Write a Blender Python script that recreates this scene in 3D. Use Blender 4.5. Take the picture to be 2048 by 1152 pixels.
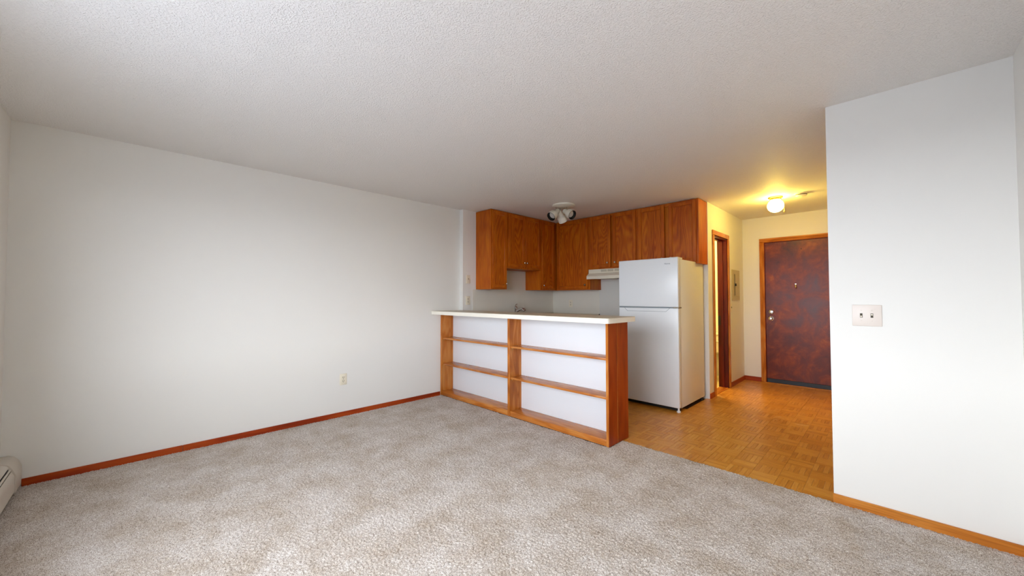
import bpy, bmesh, math, random
import numpy as np
from mathutils import Vector, Matrix

# ------------------------------------------------------------------ scene, camera, light
scn = bpy.context.scene
C = scn.collection
for o in list(bpy.data.objects):
    bpy.data.objects.remove(o)
random.seed(7)

cam_d = bpy.data.cameras.new('camera')
cam_d.sensor_fit = 'HORIZONTAL'
cam_d.sensor_width = 36.0
cam_d.lens = 757.36 / 2048 * 36.0
cam_d.clip_start = 0.02
cam = bpy.data.objects.new('camera', cam_d)
C.objects.link(cam)
Fv = Vector((-0.70619818, 0.70756499, 0.02521748))
Rv = Vector((0.70776314, 0.70644829, -0.00146862))
Uv = Vector((0.01885399, -0.01681087, 0.99968091))
M = Matrix((Rv, Uv, -Fv)).transposed().to_4x4()
M.translation = Vector((0, 0, 1.2492))
cam.matrix_world = M
scn.camera = cam

scn.view_settings.view_transform = 'Standard'
scn.view_settings.look = 'None'
scn.view_settings.exposure = 0.63
scn.view_settings.gamma = 1.0
scn.view_settings.use_curve_mapping = False
scn.cycles.max_bounces = 8
scn.cycles.diffuse_bounces = 5
scn.cycles.glossy_bounces = 3
scn.cycles.sample_clamp_indirect = 0.0
scn.cycles.use_light_tree = False
scn.cycles.caustics_reflective = False
scn.cycles.caustics_refractive = False

# bright hazy sky, the same all the way round
SKY = 14.5
world = bpy.data.worlds.new('sky')
scn.world = world
world.use_nodes = True
bg = world.node_tree.nodes['Background']
bg.inputs['Color'].default_value = (0.83, 0.905, 1.0, 1)
_nt = world.node_tree
_tc = _nt.nodes.new('ShaderNodeTexCoord')
_sp = _nt.nodes.new('ShaderNodeSeparateXYZ')
_nt.links.new(_tc.outputs['Generated'], _sp.inputs[0])
_mr = _nt.nodes.new('ShaderNodeMapRange')     # hazy sky: the horizon brighter than the zenith
_mr.inputs['From Min'].default_value = 0.0
_mr.inputs['From Max'].default_value = 1.0
_mr.inputs['To Min'].default_value = SKY * 0.86
_mr.inputs['To Max'].default_value = SKY * 0.32
_nt.links.new(_sp.outputs['Z'], _mr.inputs['Value'])
_nt.links.new(_mr.outputs['Result'], bg.inputs['Strength'])

# room measures (metres)
H = 2.44
XL, XK, XQ, XP, XH = -4.1208, -4.052, 0.4528, -0.2665, -1.595
YW, YJ, YP, YB, YD = -0.5917, 3.127, 3.0572, 5.05, 6.626
WIN = (-2.5, -0.05, 0.64, 2.06)          # window opening x0, x1, z0, z1

pd = bpy.data.lights.new('window_portal', 'AREA')
pd.shape = 'RECTANGLE'
pd.size = WIN[1] - WIN[0]
pd.size_y = WIN[3] - WIN[2]
pd.cycles.is_portal = True
portal = bpy.data.objects.new('window_portal', pd)
portal.location = ((WIN[0] + WIN[1]) / 2, YW - 0.10, (WIN[2] + WIN[3]) / 2)
portal.rotation_euler = (math.radians(90), 0, 0)   # faces +Y, into the room
C.objects.link(portal)


# ------------------------------------------------------------------ materials
def srgb(r, g, b):
    def f(c):
        c /= 255.0
        return c / 12.92 if c <= 0.04045 else ((c + 0.055) / 1.055) ** 2.4
    return (f(r), f(g), f(b), 1.0)


def new_mat(name):
    m = bpy.data.materials.new(name)
    m.use_nodes = True
    nt = m.node_tree
    return m, nt, nt.nodes['Principled BSDF']


def N(nt, t, **kw):
    n = nt.nodes.new(t)
    for k, v in kw.items():
        if k in n.inputs.keys():
            n.inputs[k].default_value = v
        else:
            setattr(n, k, v)
    return n


def ramp(nt, stops):
    r = nt.nodes.new('ShaderNodeValToRGB')
    e = r.color_ramp.elements
    while len(e) < len(stops):
        e.new(0.5)
    for i, (p, c) in enumerate(stops):
        e[i].position = p
        e[i].color = c
    return r


def plain(name, col, rough=0.5, metal=0.0, bump=None, emit=None, vary=0.0, coat=0.0):
    m, nt, b = new_mat(name)
    b.inputs['Base Color'].default_value = col
    b.inputs['Roughness'].default_value = rough
    b.inputs['Metallic'].default_value = metal
    b.inputs['Coat Weight'].default_value = coat
    tc = N(nt, 'ShaderNodeTexCoord')
    if vary:
        n = N(nt, 'ShaderNodeTexNoise', Scale=3.0, Detail=4.0)
        nt.links.new(tc.outputs['Object'], n.inputs['Vector'])
        c0 = tuple(max(0, x * (1 - vary)) for x in col[:3]) + (1,)
        c1 = tuple(min(1, x * (1 + vary)) for x in col[:3]) + (1,)
        r = ramp(nt, [(0.3, c0), (0.7, c1)])
        nt.links.new(n.outputs['Fac'], r.inputs['Fac'])
        nt.links.new(r.outputs['Color'], b.inputs['Base Color'])
    if bump:
        sc, st, ds = bump
        n = N(nt, 'ShaderNodeTexNoise', Scale=sc, Detail=3.0)
        nt.links.new(tc.outputs['Object'], n.inputs['Vector'])
        bp = N(nt, 'ShaderNodeBump', Strength=st, Distance=ds)
        nt.links.new(n.outputs['Fac'], bp.inputs['Height'])
        nt.links.new(bp.outputs['Normal'], b.inputs['Normal'])
    if emit:
        b.inputs['Emission Color'].default_value = emit[0]
        b.inputs['Emission Strength'].default_value = emit[1]
    return m


def wood(name, dark, mid, light, axis='z', ring=7.0, cross=4.0, rough=0.32, pore=0.35, rand=True, rw=0.30, spec=0.3):
    """stained oak: cathedral rings and dark pores running along one axis of the object"""
    m, nt, b = new_mat(name)
    tc = N(nt, 'ShaderNodeTexCoord')
    add = N(nt, 'ShaderNodeVectorMath', operation='ADD')
    nt.links.new(tc.outputs['Object'], add.inputs[0])
    if rand:
        oi = N(nt, 'ShaderNodeObjectInfo')
        mu = N(nt, 'ShaderNodeVectorMath', operation='SCALE')
        mu.inputs[0].default_value = (17.3, 11.7, 23.1)
        nt.links.new(oi.outputs['Random'], mu.inputs['Scale'])
        nt.links.new(mu.outputs['Vector'], add.inputs[1])

    def mapped(c, a):
        s = [c, c, c]
        s['xyz'.index(axis)] = a
        mp = N(nt, 'ShaderNodeMapping')
        mp.inputs['Scale'].default_value = s
        nt.links.new(add.outputs['Vector'], mp.inputs['Vector'])
        return mp.outputs['Vector']
    n1 = N(nt, 'ShaderNodeTexNoise', Scale=1.0, Detail=2.0, Distortion=0.3)
    nt.links.new(mapped(cross, cross * 0.22), n1.inputs['Vector'])
    m1 = N(nt, 'ShaderNodeMath', operation='MULTIPLY')
    m1.inputs[1].default_value = ring * 6.283
    nt.links.new(n1.outputs['Fac'], m1.inputs[0])
    sn = N(nt, 'ShaderNodeMath', operation='SINE')
    nt.links.new(m1.outputs[0], sn.inputs[0])
    mr = N(nt, 'ShaderNodeMapRange')
    mr.inputs['From Min'].default_value = -1
    mr.inputs['From Max'].default_value = 1
    nt.links.new(sn.outputs[0], mr.inputs['Value'])
    n2 = N(nt, 'ShaderNodeTexNoise', Scale=1.0, Detail=4.0)
    nt.links.new(mapped(130, 4.0), n2.inputs['Vector'])
    n3 = N(nt, 'ShaderNodeTexNoise', Scale=1.0, Detail=2.0)
    nt.links.new(mapped(7, 1.6), n3.inputs['Vector'])
    a1 = N(nt, 'ShaderNodeMath', operation='MULTIPLY_ADD')
    a1.inputs[1].default_value = rw
    nt.links.new(mr.outputs['Result'], a1.inputs[0])
    a2 = N(nt, 'ShaderNodeMath', operation='MULTIPLY')
    a2.inputs[1].default_value = 1.0 - rw * 1.0
    nt.links.new(n3.outputs['Fac'], a2.inputs[0])
    nt.links.new(a2.outputs[0], a1.inputs[2])
    r = ramp(nt, [(0.12, dark), (0.45, mid), (0.85, light)])
    nt.links.new(a1.outputs[0], r.inputs['Fac'])
    pr = ramp(nt, [(0.36, (1, 1, 1, 1)), (0.44, (0, 0, 0, 1))])
    nt.links.new(n2.outputs['Fac'], pr.inputs['Fac'])
    pm = N(nt, 'ShaderNodeMath', operation='MULTIPLY')
    pm.inputs[1].default_value = pore
    nt.links.new(pr.outputs['Color'], pm.inputs[0])
    mx = N(nt, 'ShaderNodeMixRGB', blend_type='MULTIPLY')
    mx.inputs['Color2'].default_value = (0.35, 0.25, 0.2, 1)
    nt.links.new(pm.outputs[0], mx.inputs['Fac'])
    nt.links.new(r.outputs['Color'], mx.inputs['Color1'])
    nt.links.new(mx.outputs['Color'], b.inputs['Base Color'])
    b.inputs['Roughness'].default_value = rough
    b.inputs['Specular IOR Level'].default_value = spec
    bp = N(nt, 'ShaderNodeBump', Strength=0.12, Distance=0.002)
    nt.links.new(n2.outputs['Fac'], bp.inputs['Height'])
    nt.links.new(bp.outputs['Normal'], b.inputs['Normal'])
    return m


MAT = {}
MAT['wall'] = plain('wall_paint', srgb(231, 228, 222), 0.6)
MAT['half_wall'] = plain('half_wall_paint', srgb(224, 226, 230), 0.55)


def ceiling_mat():
    m, nt, b = new_mat('popcorn_ceiling')
    b.inputs['Base Color'].default_value = srgb(240, 236, 231)
    b.inputs['Roughness'].default_value = 0.6
    tc = N(nt, 'ShaderNodeTexCoord')
    n = N(nt, 'ShaderNodeTexNoise', Scale=120.0, Detail=2.0, Roughness=0.6, Distortion=0.4)
    nt.links.new(tc.outputs['Object'], n.inputs['Vector'])
    r = ramp(nt, [(0.45, (0, 0, 0, 1)), (0.72, (1, 1, 1, 1))])
    nt.links.new(n.outputs['Fac'], r.inputs['Fac'])
    bp = N(nt, 'ShaderNodeBump', Strength=0.6, Distance=0.005)
    nt.links.new(r.outputs['Color'], bp.inputs['Height'])
    nt.links.new(bp.outputs['Normal'], b.inputs['Normal'])
    return m


MAT['ceiling'] = ceiling_mat()


def carpet_mat():
    m, nt, b = new_mat('carpet_pile')
    tc = N(nt, 'ShaderNodeTexCoord')
    fine = N(nt, 'ShaderNodeTexNoise', Scale=300.0, Detail=2.0, Roughness=0.7)
    mid = N(nt, 'ShaderNodeTexNoise', Scale=60.0, Detail=2.0)
    big = N(nt, 'ShaderNodeTexNoise', Scale=4.2, Detail=4.0, Roughness=0.66, Distortion=0.0)
    for n in (fine, mid, big):
        nt.links.new(tc.outputs['Object'], n.inputs['Vector'])
    r = ramp(nt, [(0.34, srgb(108, 90, 78)), (0.44, srgb(196, 184, 174)), (0.55, srgb(226, 218, 211)), (0.66, srgb(248, 245, 242))])
    nt.links.new(fine.outputs['Fac'], r.inputs['Fac'])
    rb = ramp(nt, [(0.34, srgb(229, 222, 212)), (0.62, (1, 1, 1, 1))])
    nt.links.new(big.outputs['Fac'], rb.inputs['Fac'])
    mx = N(nt, 'ShaderNodeMixRGB', blend_type='MULTIPLY')
    mx.inputs['Fac'].default_value = 1.0
    nt.links.new(r.outputs['Color'], mx.inputs['Color1'])
    nt.links.new(rb.outputs['Color'], mx.inputs['Color2'])
    rm = ramp(nt, [(0.3, srgb(240, 236, 232)), (0.7, (1, 1, 1, 1))])
    nt.links.new(mid.outputs['Fac'], rm.inputs['Fac'])
    m2 = N(nt, 'ShaderNodeMixRGB', blend_type='MULTIPLY')
    m2.inputs['Fac'].default_value = 1.0
    nt.links.new(mx.outputs['Color'], m2.inputs['Color1'])
    nt.links.new(rm.outputs['Color'], m2.inputs['Color2'])
    nt.links.new(m2.outputs['Color'], b.inputs['Base Color'])
    b.inputs['Roughness'].default_value = 0.95
    b.inputs['Specular IOR Level'].default_value = 0.1
    return m


MAT['carpet'] = carpet_mat()


def parquet_mat(finger):
    m, nt, b = new_mat('parquet_oak')
    tc = N(nt, 'ShaderNodeTexCoord')
    oi = N(nt, 'ShaderNodeObjectInfo')
    sx = N(nt, 'ShaderNodeSeparateXYZ')
    nt.links.new(tc.outputs['Object'], sx.inputs[0])
    dv = N(nt, 'ShaderNodeMath', operation='DIVIDE')
    dv.inputs[1].default_value = finger
    nt.links.new(sx.outputs['X'], dv.inputs[0])
    fl = N(nt, 'ShaderNodeMath', operation='FLOOR')
    nt.links.new(dv.outputs[0], fl.inputs[0])
    cb = N(nt, 'ShaderNodeCombineXYZ')
    nt.links.new(fl.outputs[0], cb.inputs['X'])
    nt.links.new(oi.outputs['Random'], cb.inputs['Y'])
    wn = N(nt, 'ShaderNodeTexWhiteNoise')
    nt.links.new(cb.outputs[0], wn.inputs['Vector'])
    # grain along the fingers (local Y)
    sc = N(nt, 'ShaderNodeVectorMath', operation='SCALE')
    sc.inputs['Scale'].default_value = 9.0
    nt.links.new(wn.outputs['Color'], sc.inputs[0])
    ad = N(nt, 'ShaderNodeVectorMath', operation='ADD')
    nt.links.new(tc.outputs['Object'], ad.inputs[0])
    nt.links.new(sc.outputs[0], ad.inputs[1])
    mp = N(nt, 'ShaderNodeMapping')
    mp.inputs['Scale'].default_value = (160, 14, 20)
    nt.links.new(ad.outputs[0], mp.inputs['Vector'])
    gn = N(nt, 'ShaderNodeTexNoise', Scale=1.0, Detail=4.0, Distortion=0.5)
    nt.links.new(mp.outputs[0], gn.inputs['Vector'])
    f = N(nt, 'ShaderNodeMath', operation='MULTIPLY_ADD')
    f.inputs[1].default_value = 0.32
    nt.links.new(wn.outputs['Value'], f.inputs[0])
    g2 = N(nt, 'ShaderNodeMath', operation='MULTIPLY')
    g2.inputs[1].default_value = 0.75
    nt.links.new(gn.outputs['Fac'], g2.inputs[0])
    nt.links.new(g2.outputs[0], f.inputs[2])
    r = ramp(nt, [(0.15, srgb(164, 98, 24)), (0.5, srgb(200, 132, 42)), (0.9, srgb(220, 162, 74))])
    nt.links.new(f.outputs[0], r.inputs['Fac'])
    nt.links.new(r.outputs['Color'], b.inputs['Base Color'])
    b.inputs['Roughness'].default_value = 0.3
    bp = N(nt, 'ShaderNodeBump', Strength=0.05, Distance=0.002)
    nt.links.new(gn.outputs['Fac'], bp.inputs['Height'])
    nt.links.new(bp.outputs['Normal'], b.inputs['Normal'])
    return m


BLK = 0.151
NF = 5
MAT['parquet'] = parquet_mat(BLK / NF)

OAK = (srgb(142, 55, 4), srgb(180, 86, 7), srgb(202, 112, 15))
SHELF = (srgb(150, 78, 22), srgb(188, 110, 40), srgb(206, 138, 68))
MAHO = (srgb(122, 34, 6), srgb(156, 54, 10), srgb(176, 74, 18))
for ax in 'xyz':
    MAT['oak_' + ax] = wood('stained_oak_' + ax, *OAK, axis=ax, ring=5.0, cross=9.0, rough=0.42, rw=0.14)
    MAT['shelf_' + ax] = wood('honey_wood_' + ax, *SHELF, axis=ax, ring=5.0, cross=7.0, rough=0.27, pore=0.35, spec=0.5 if ax == 'x' else 0.3)
    MAT['red_' + ax] = wood('red_stained_trim_' + ax, *MAHO, axis=ax, ring=3.0, cross=8.0, rough=0.35, pore=0.25)
MAT['jamb_z'] = wood('dark_red_jamb_z', srgb(60, 6, 2), srgb(86, 12, 4), srgb(106, 22, 6), axis='z', ring=3.0, cross=8.0, rough=0.4, pore=0.25)
MAT['oak_panel'] = wood('oak_veneer_panel', *OAK, axis='z', ring=26.0, cross=3.4, rough=0.42, pore=0.5, rw=0.30)
MAT['honey_base'] = wood('honey_baseboard', srgb(160, 88, 26), srgb(190, 114, 38), srgb(206, 136, 58), axis='x', ring=3, cross=8, rough=0.4, pore=0.3)


def entry_mat():
    m, nt, b = new_mat('dark_birch_door')
    tc = N(nt, 'ShaderNodeTexCoord')
    mp = N(nt, 'ShaderNodeMapping')
    mp.inputs['Scale'].default_value = (2.6, 3.0, 2.2)
    nt.links.new(tc.outputs['Object'], mp.inputs['Vector'])
    n = N(nt, 'ShaderNodeTexNoise', Scale=2.0, Detail=9.0, Roughness=0.68, Distortion=0.5)
    nt.links.new(mp.outputs[0], n.inputs['Vector'])
    r = ramp(nt, [(0.28, srgb(66, 18, 10)), (0.46, srgb(98, 34, 18)), (0.60, srgb(130, 54, 22)), (0.76, srgb(172, 98, 40))])
    nt.links.new(n.outputs['Fac'], r.inputs['Fac'])
    nt.links.new(r.outputs['Color'], b.inputs['Base Color'])
    rr = N(nt, 'ShaderNodeMapRange')
    b.inputs['Specular IOR Level'].default_value = 0.3
    rr.inputs['To Min'].default_value = 0.22
    rr.inputs['To Max'].default_value = 0.5
    nt.links.new(n.outputs['Fac'], rr.inputs['Value'])
    nt.links.new(rr.outputs['Result'], b.inputs['Roughness'])
    return m


MAT['entry'] = entry_mat()
MAT['laminate_top'] = plain('almond_laminate', srgb(198, 187, 165), 0.38, vary=0.02)
MAT['laminate_edge'] = plain('almond_laminate_edge', srgb(240, 234, 220), 0.4, vary=0.01)
MAT['splash'] = plain('grey_laminate_splash', srgb(222, 217, 204), 0.45, vary=0.02)
MAT['splash2'] = plain('cool_grey_splash', srgb(214, 212, 205), 0.45, vary=0.02)
MAT['fridge'] = plain('white_enamel', srgb(228, 231, 233), 0.28, bump=(220, 0.03, 0.002))
MAT['fridge_side'] = plain('white_textured_steel', srgb(226, 224, 216), 0.4, bump=(240, 0.06, 0.002))
MAT['grey_gasket'] = plain('grey_gasket', srgb(120, 128, 134), 0.5, vary=0.05)
MAT['dark'] = plain('dark_void', srgb(20, 16, 14), 0.7, vary=0.1)
MAT['sweep'] = plain('dark_blue_rubber', srgb(22, 34, 48), 0.5, vary=0.1)
MAT['ivory'] = plain('ivory_plastic', srgb(232, 222, 200), 0.4, vary=0.02)
MAT['switch_plate'] = plain('pale_switch_plate', srgb(226, 214, 204), 0.4, vary=0.02)
MAT['slot'] = plain('outlet_slots', srgb(70, 60, 42), 0.6, vary=0.1)
MAT['toggle'] = plain('tan_toggle', srgb(150, 136, 100), 0.45, vary=0.05)
MAT['chrome'] = plain('chrome', srgb(220, 222, 225), 0.12, 1.0, vary=0.02)
MAT['nickel'] = plain('brushed_nickel', srgb(205, 198, 188), 0.25, 1.0, vary=0.03)
MAT['brass'] = plain('brass', srgb(214, 170, 84), 0.3, 1.0, vary=0.04)
MAT['hood'] = plain('almond_enamel', srgb(224, 216, 196), 0.35, vary=0.02)
MAT['hood_vent'] = plain('hood_vent_grille', srgb(158, 152, 128), 0.5, vary=0.05)
MAT['lamp_white'] = plain('cream_lamp_metal', srgb(226, 222, 208), 0.38, vary=0.02)
MAT['baffle'] = plain('black_baffle', srgb(18, 16, 15), 0.6, vary=0.1)
MAT['bulb'] = plain('bulb_glass', srgb(200, 196, 190), 0.15, vary=0.03)
MAT['heater'] = plain('heater_enamel', srgb(212, 203, 190), 0.4, vary=0.03)
MAT['panel'] = plain('tan_panel_enamel', srgb(186, 170, 130), 0.4, 0.0, vary=0.04)
MAT['ceramic'] = plain('white_ceramic', srgb(235, 232, 224), 0.15, vary=0.01)
MAT['bath_tile'] = plain('bath_floor_tile', srgb(214, 200, 160), 0.35, vary=0.05)
MAT['smoke'] = plain('smoke_detector_plastic', srgb(230, 222, 206), 0.5, vary=0.02)
MAT['window_white'] = plain('window_frame_white', srgb(232, 232, 230), 0.4, vary=0.01)
MAT['ground'] = plain('pale_concrete_ground', srgb(172, 175, 182), 0.9, vary=0.08)
MAT['globe'] = plain('lit_opal_glass', srgb(250, 244, 225), 0.3, emit=((1.0, 0.72, 0.13, 1), 46.0))


# ------------------------------------------------------------------ mesh helpers
def box(bm, x0, x1, y0, y1, z0, z1, bev=0.0, seg=1):
    vs = [bm.verts.new((x, y, z)) for x in (x0, x1) for y in (y0, y1) for z in (z0, z1)]
    f = [(0, 1, 3, 2), (4, 6, 7, 5), (0, 4, 5, 1), (2, 3, 7, 6), (0, 2, 6, 4), (1, 5, 7, 3)]
    fs = [bm.faces.new([vs[i] for i in q]) for q in f]
    if bev:
        es = list({e for q in fs for e in q.edges})
        bmesh.ops.bevel(bm, geom=es, offset=bev, segments=seg, affect='EDGES', profile=0.5)


def prism(bm, pts, axis, a0, a1):
    """extrude a 2-D outline along an axis; pts in the other two axes in xyz order"""
    def mk(p, a):
        v = list(p)
        v.insert('xyz'.index(axis), a)
        return bm.verts.new(v)
    A = [mk(p, a0) for p in pts]
    B = [mk(p, a1) for p in pts]
    n = len(pts)
    fs = [bm.faces.new(A), bm.faces.new(B[::-1])]
    for i in range(n):
        fs.append(bm.faces.new((A[i], B[i], B[(i + 1) % n], A[(i + 1) % n])))
    bmesh.ops.recalc_face_normals(bm, faces=fs)


def lathe(bm, prof, origin, axis=(0, 0, 1), seg=24):
    """prof: list of (radius, distance along axis)"""
    ax = Vector(axis).normalized()
    t = Vector((1, 0, 0)) if abs(ax.x) < 0.8 else Vector((0, 1, 0))
    u = ax.cross(t).normalized()
    w = ax.cross(u)
    o = Vector(origin)
    rings = []
    for r, d in prof:
        if r < 1e-6:
            rings.append([bm.verts.new(o + ax * d)])
        else:
            rings.append([bm.verts.new(o + ax * d + (u * math.cos(2 * math.pi * k / seg) + w * math.sin(2 * math.pi * k / seg)) * r) for k in range(seg)])
    fs = []
    for a, b in zip(rings, rings[1:]):
        for k in range(seg):
            k2 = (k + 1) % seg
            q = []
            for v in ((a[k] if len(a) > 1 else a[0]), (a[k2] if len(a) > 1 else a[0]),
                      (b[k2] if len(b) > 1 else b[0]), (b[k] if len(b) > 1 else b[0])):
                if v not in q:
                    q.append(v)
            if len(q) > 2:
                fs.append(bm.faces.new(q))
    bmesh.ops.recalc_face_normals(bm, faces=fs)


def tube(bm, pts, rad, seg=10):
    pts = [Vector(p) for p in pts]
    rads = rad if isinstance(rad, (list, tuple)) else [rad] * len(pts)
    rings = []
    up = None
    for i, p in enumerate(pts):
        d = (pts[min(i + 1, len(pts) - 1)] - pts[max(i - 1, 0)]).normalized()
        if up is None:
            up = d.orthogonal().normalized()
        u = (up - d * up.dot(d)).normalized()
        up = u
        w = d.cross(u)
        rings.append([bm.verts.new(p + (u * math.cos(2 * math.pi * k / seg) + w * math.sin(2 * math.pi * k / seg)) * rads[i]) for k in range(seg)])
    fs = []
    for a, b in zip(rings, rings[1:]):
        for k in range(seg):
            fs.append(bm.faces.new((a[k], a[(k + 1) % seg], b[(k + 1) % seg], b[k])))
    fs.append(bm.faces.new(rings[0][::-1]))
    fs.append(bm.faces.new(rings[-1]))
    bmesh.ops.recalc_face_normals(bm, faces=fs)


BASE = {}


def obj(name, build, mat, parent=None, smooth=True):
    """one mesh object; build(bm) draws it in world coordinates"""
    bm = bmesh.new()
    if callable(build):
        build(bm)
    else:
        for b in build:
            box(bm, *b)
    off = Vector((0, 0, 0))
    p = parent
    while p is not None:
        if p.name in BASE:
            off = BASE[p.name]
            break
        p = p.parent
    if off.length:
        bmesh.ops.translate(bm, verts=bm.verts, vec=-off)
    bm.normal_update()
    if smooth:
        for f in bm.faces:
            f.smooth = True
        for e in bm.edges:
            if len(e.link_faces) == 2:
                e.smooth = e.calc_face_angle(0) < math.radians(38)
            else:
                e.smooth = False
    me = bpy.data.meshes.new(name)
    bm.to_mesh(me)
    bm.free()
    me.materials.append(MAT[mat] if isinstance(mat, str) else mat)
    o = bpy.data.objects.new(name, me)
    C.objects.link(o)
    o.parent = parent
    return o


def tag(o, label, cat=None, group=None, kind=None):
    o['label'] = label
    if cat:
        o['category'] = cat
    if group:
        o['group'] = group
    if kind:
        o['kind'] = kind
    return o


def thing(name, label, cat, loc, group=None, kind=None):
    o = bpy.data.objects.new(name, None)
    o.empty_display_size = 0.1
    o.location = loc
    C.objects.link(o)
    BASE[o.name] = Vector(loc)
    return tag(o, label, cat, group, kind)


def struct(name, boxes, mat, label, cat, parent=None):
    o = obj(name, boxes, mat, parent)
    if parent is None:
        tag(o, label, cat, kind='structure')
    return o


# ------------------------------------------------------------------ the room shell
T = 0.11
floor = struct('floor', [(-4.3, 0.6, -0.75, 6.8, -0.12, -0.012)], plain('subfloor', srgb(70, 40, 18), 0.7, vary=0.1),
               'brown parquet floor of the kitchen and entry hall', 'floor')
struct('ceiling', [(-4.3, 0.6, -0.75, 6.8, H, H + 0.1)], 'ceiling', 'white popcorn textured ceiling over the whole flat', 'ceiling')
struct('wall_left', [(XL - T, XL, YW - T, YJ + 0.02, -0.02, H)], 'wall', 'long plain off-white living room wall with one outlet', 'wall')
wall_kl = struct('wall_kitchen_left', [(XL - T, XK, YJ, YB + T, -0.02, H)], 'wall', 'kitchen wall behind the sink standing proud of the living room wall', 'wall')
wall_bk = struct('wall_back', [(XK, XH, YB, YB + T, -0.02, H)], 'wall', 'kitchen back wall behind hood and refrigerator', 'wall')
DY0, DY1, DZ = 5.262, 5.835, 2.055      # bathroom door opening
struct('wall_hall_left', [(XH - T, XH, YB + T, DY0, -0.02, H), (XH - T, XH, DY1, YD, -0.02, H), (XH - T, XH, DY0, DY1, DZ, H)],
       'wall', 'yellow-lit hall wall with bathroom doorway and breaker panel', 'wall')
EX0, EX1, EZ = -1.309, -0.394, 2.054    # entry door opening
struct('wall_entry', [(-3.1, EX0 - 0.02, YD, YD + T, -0.02, H), (EX1 + 0.02, XP + T, YD, YD + T, -0.02, H), (EX0 - 0.02, EX1 + 0.02, YD, YD + T, EZ + 0.02, H)],
       'wall', 'end wall of the hall around the entry door', 'wall')
struct('wall_right_front', [(XP, XQ + T, YP, YP + T, -0.02, H)], 'wall', 'near white wall panel carrying the double light switch', 'wall')
struct('wall_hall_right', [(XP, XP + T, YP + T, YD, -0.02, H)], 'wall', 'hidden right-hand wall of the entry hall', 'wall')
struct('wall_right', [(XQ, XQ + T, YW - T, YP, -0.02, H)], 'wall', 'sliver of white wall at the right edge of the photo', 'wall')
w0, w1, wz0, wz1 = WIN
struct('wall_window', [(XL, w0, YW - T, YW, -0.02, H), (w1, XQ, YW - T, YW, -0.02, H), (w0, w1, YW - T, YW, -0.02, wz0), (w0, w1, YW - T, YW, wz1, H)],
       'wall', 'window wall sliver at the left edge above the heater', 'wall')
struct('wall_bathroom_left', [(-3.1, -3.0, YB + T, YD, -0.02, H)], 'wall', 'far side wall of the little bathroom', 'wall')
# window behind the camera
win = thing('window_1', 'wide white framed living room window that lets in the daylight', 'window', ((w0 + w1) / 2, YW - 0.06, wz0), kind='structure')
obj('frame', [(w0, w1, YW - 0.09, YW - 0.03, wz0, wz0 + 0.05, 0.004), (w0, w1, YW - 0.09, YW - 0.03, wz1 - 0.05, wz1, 0.004),
              (w0, w0 + 0.05, YW - 0.09, YW - 0.03, wz0 + 0.05, wz1 - 0.05, 0.004), (w1 - 0.05, w1, YW - 0.09, YW - 0.03, wz0 + 0.05, wz1 - 0.05, 0.004)], 'window_white', win)
obj('mullion', [((w0 + w1) / 2 - 0.03, (w0 + w1) / 2 + 0.03, YW - 0.09, YW - 0.03, wz0 + 0.05, wz1 - 0.05, 0.004)], 'window_white', win)
obj('sill', [(w0 - 0.05, w1 + 0.05, YW - 0.02, YW + 0.03, wz0 - 0.03, wz0, 0.004)], 'window_white', win)
struct('ground', [(-40, 40, -60, -0.75, -1.2, -1.0)], 'ground', 'pale ground outside the window', 'ground')


# ------------------------------------------------------------------ carpet
def carpet():
    x0, x1, y0 = XL, XQ, YW
    nx, ny = 1000, 800
    xs = np.linspace(x0, x1, nx)
    ys = np.linspace(y0, 3.052, ny)
    X, Y = np.meshgrid(xs, ys)
    rng = np.random.default_rng(3)
    Z = rng.random(X.shape) * 0.0075 - 0.006
    X = X + (rng.random(X.shape) - .5) * 0.003
    Y = Y + (rng.random(X.shape) - .5) * 0.003
    Y[-1] += rng.normal(0, 0.002, nx)
    Z[-1] = -0.011
    X = np.clip(X, x0, x1)
    co = np.stack([X, Y, Z], -1).reshape(-1, 3)
    i = np.arange(nx * ny).reshape(ny, nx)
    q = np.stack([i[:-1, :-1], i[:-1, 1:], i[1:, 1:], i[1:, :-1]], -1).reshape(-1, 4)
    qc = co[q].mean(1)
    q = q[~((qc[:, 0] < -1.677) & (qc[:, 1] > 2.824))]        # cut round the bookcase
    me = bpy.data.meshes.new('carpet')
    me.vertices.add(len(co))
    me.vertices.foreach_set('co', co.ravel().astype(np.float32))
    me.loops.add(q.size)
    me.loops.foreach_set('vertex_index', q.ravel().astype(np.int32))
    me.polygons.add(len(q))
    me.polygons.foreach_set('loop_start', np.arange(0, q.size, 4, dtype=np.int32))
    me.polygons.foreach_set('use_smooth', np.ones(len(q), dtype=bool))
    me.update(calc_edges=True)
    me.materials.append(MAT['carpet'])
    o = bpy.data.objects.new('carpet', me)
    C.objects.link(o)
    tag(o, 'speckled beige wall-to-wall carpet covering the living room', 'carpet', kind='stuff')


carpet()

# ------------------------------------------------------------------ parquet
fw = BLK / NF


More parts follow.
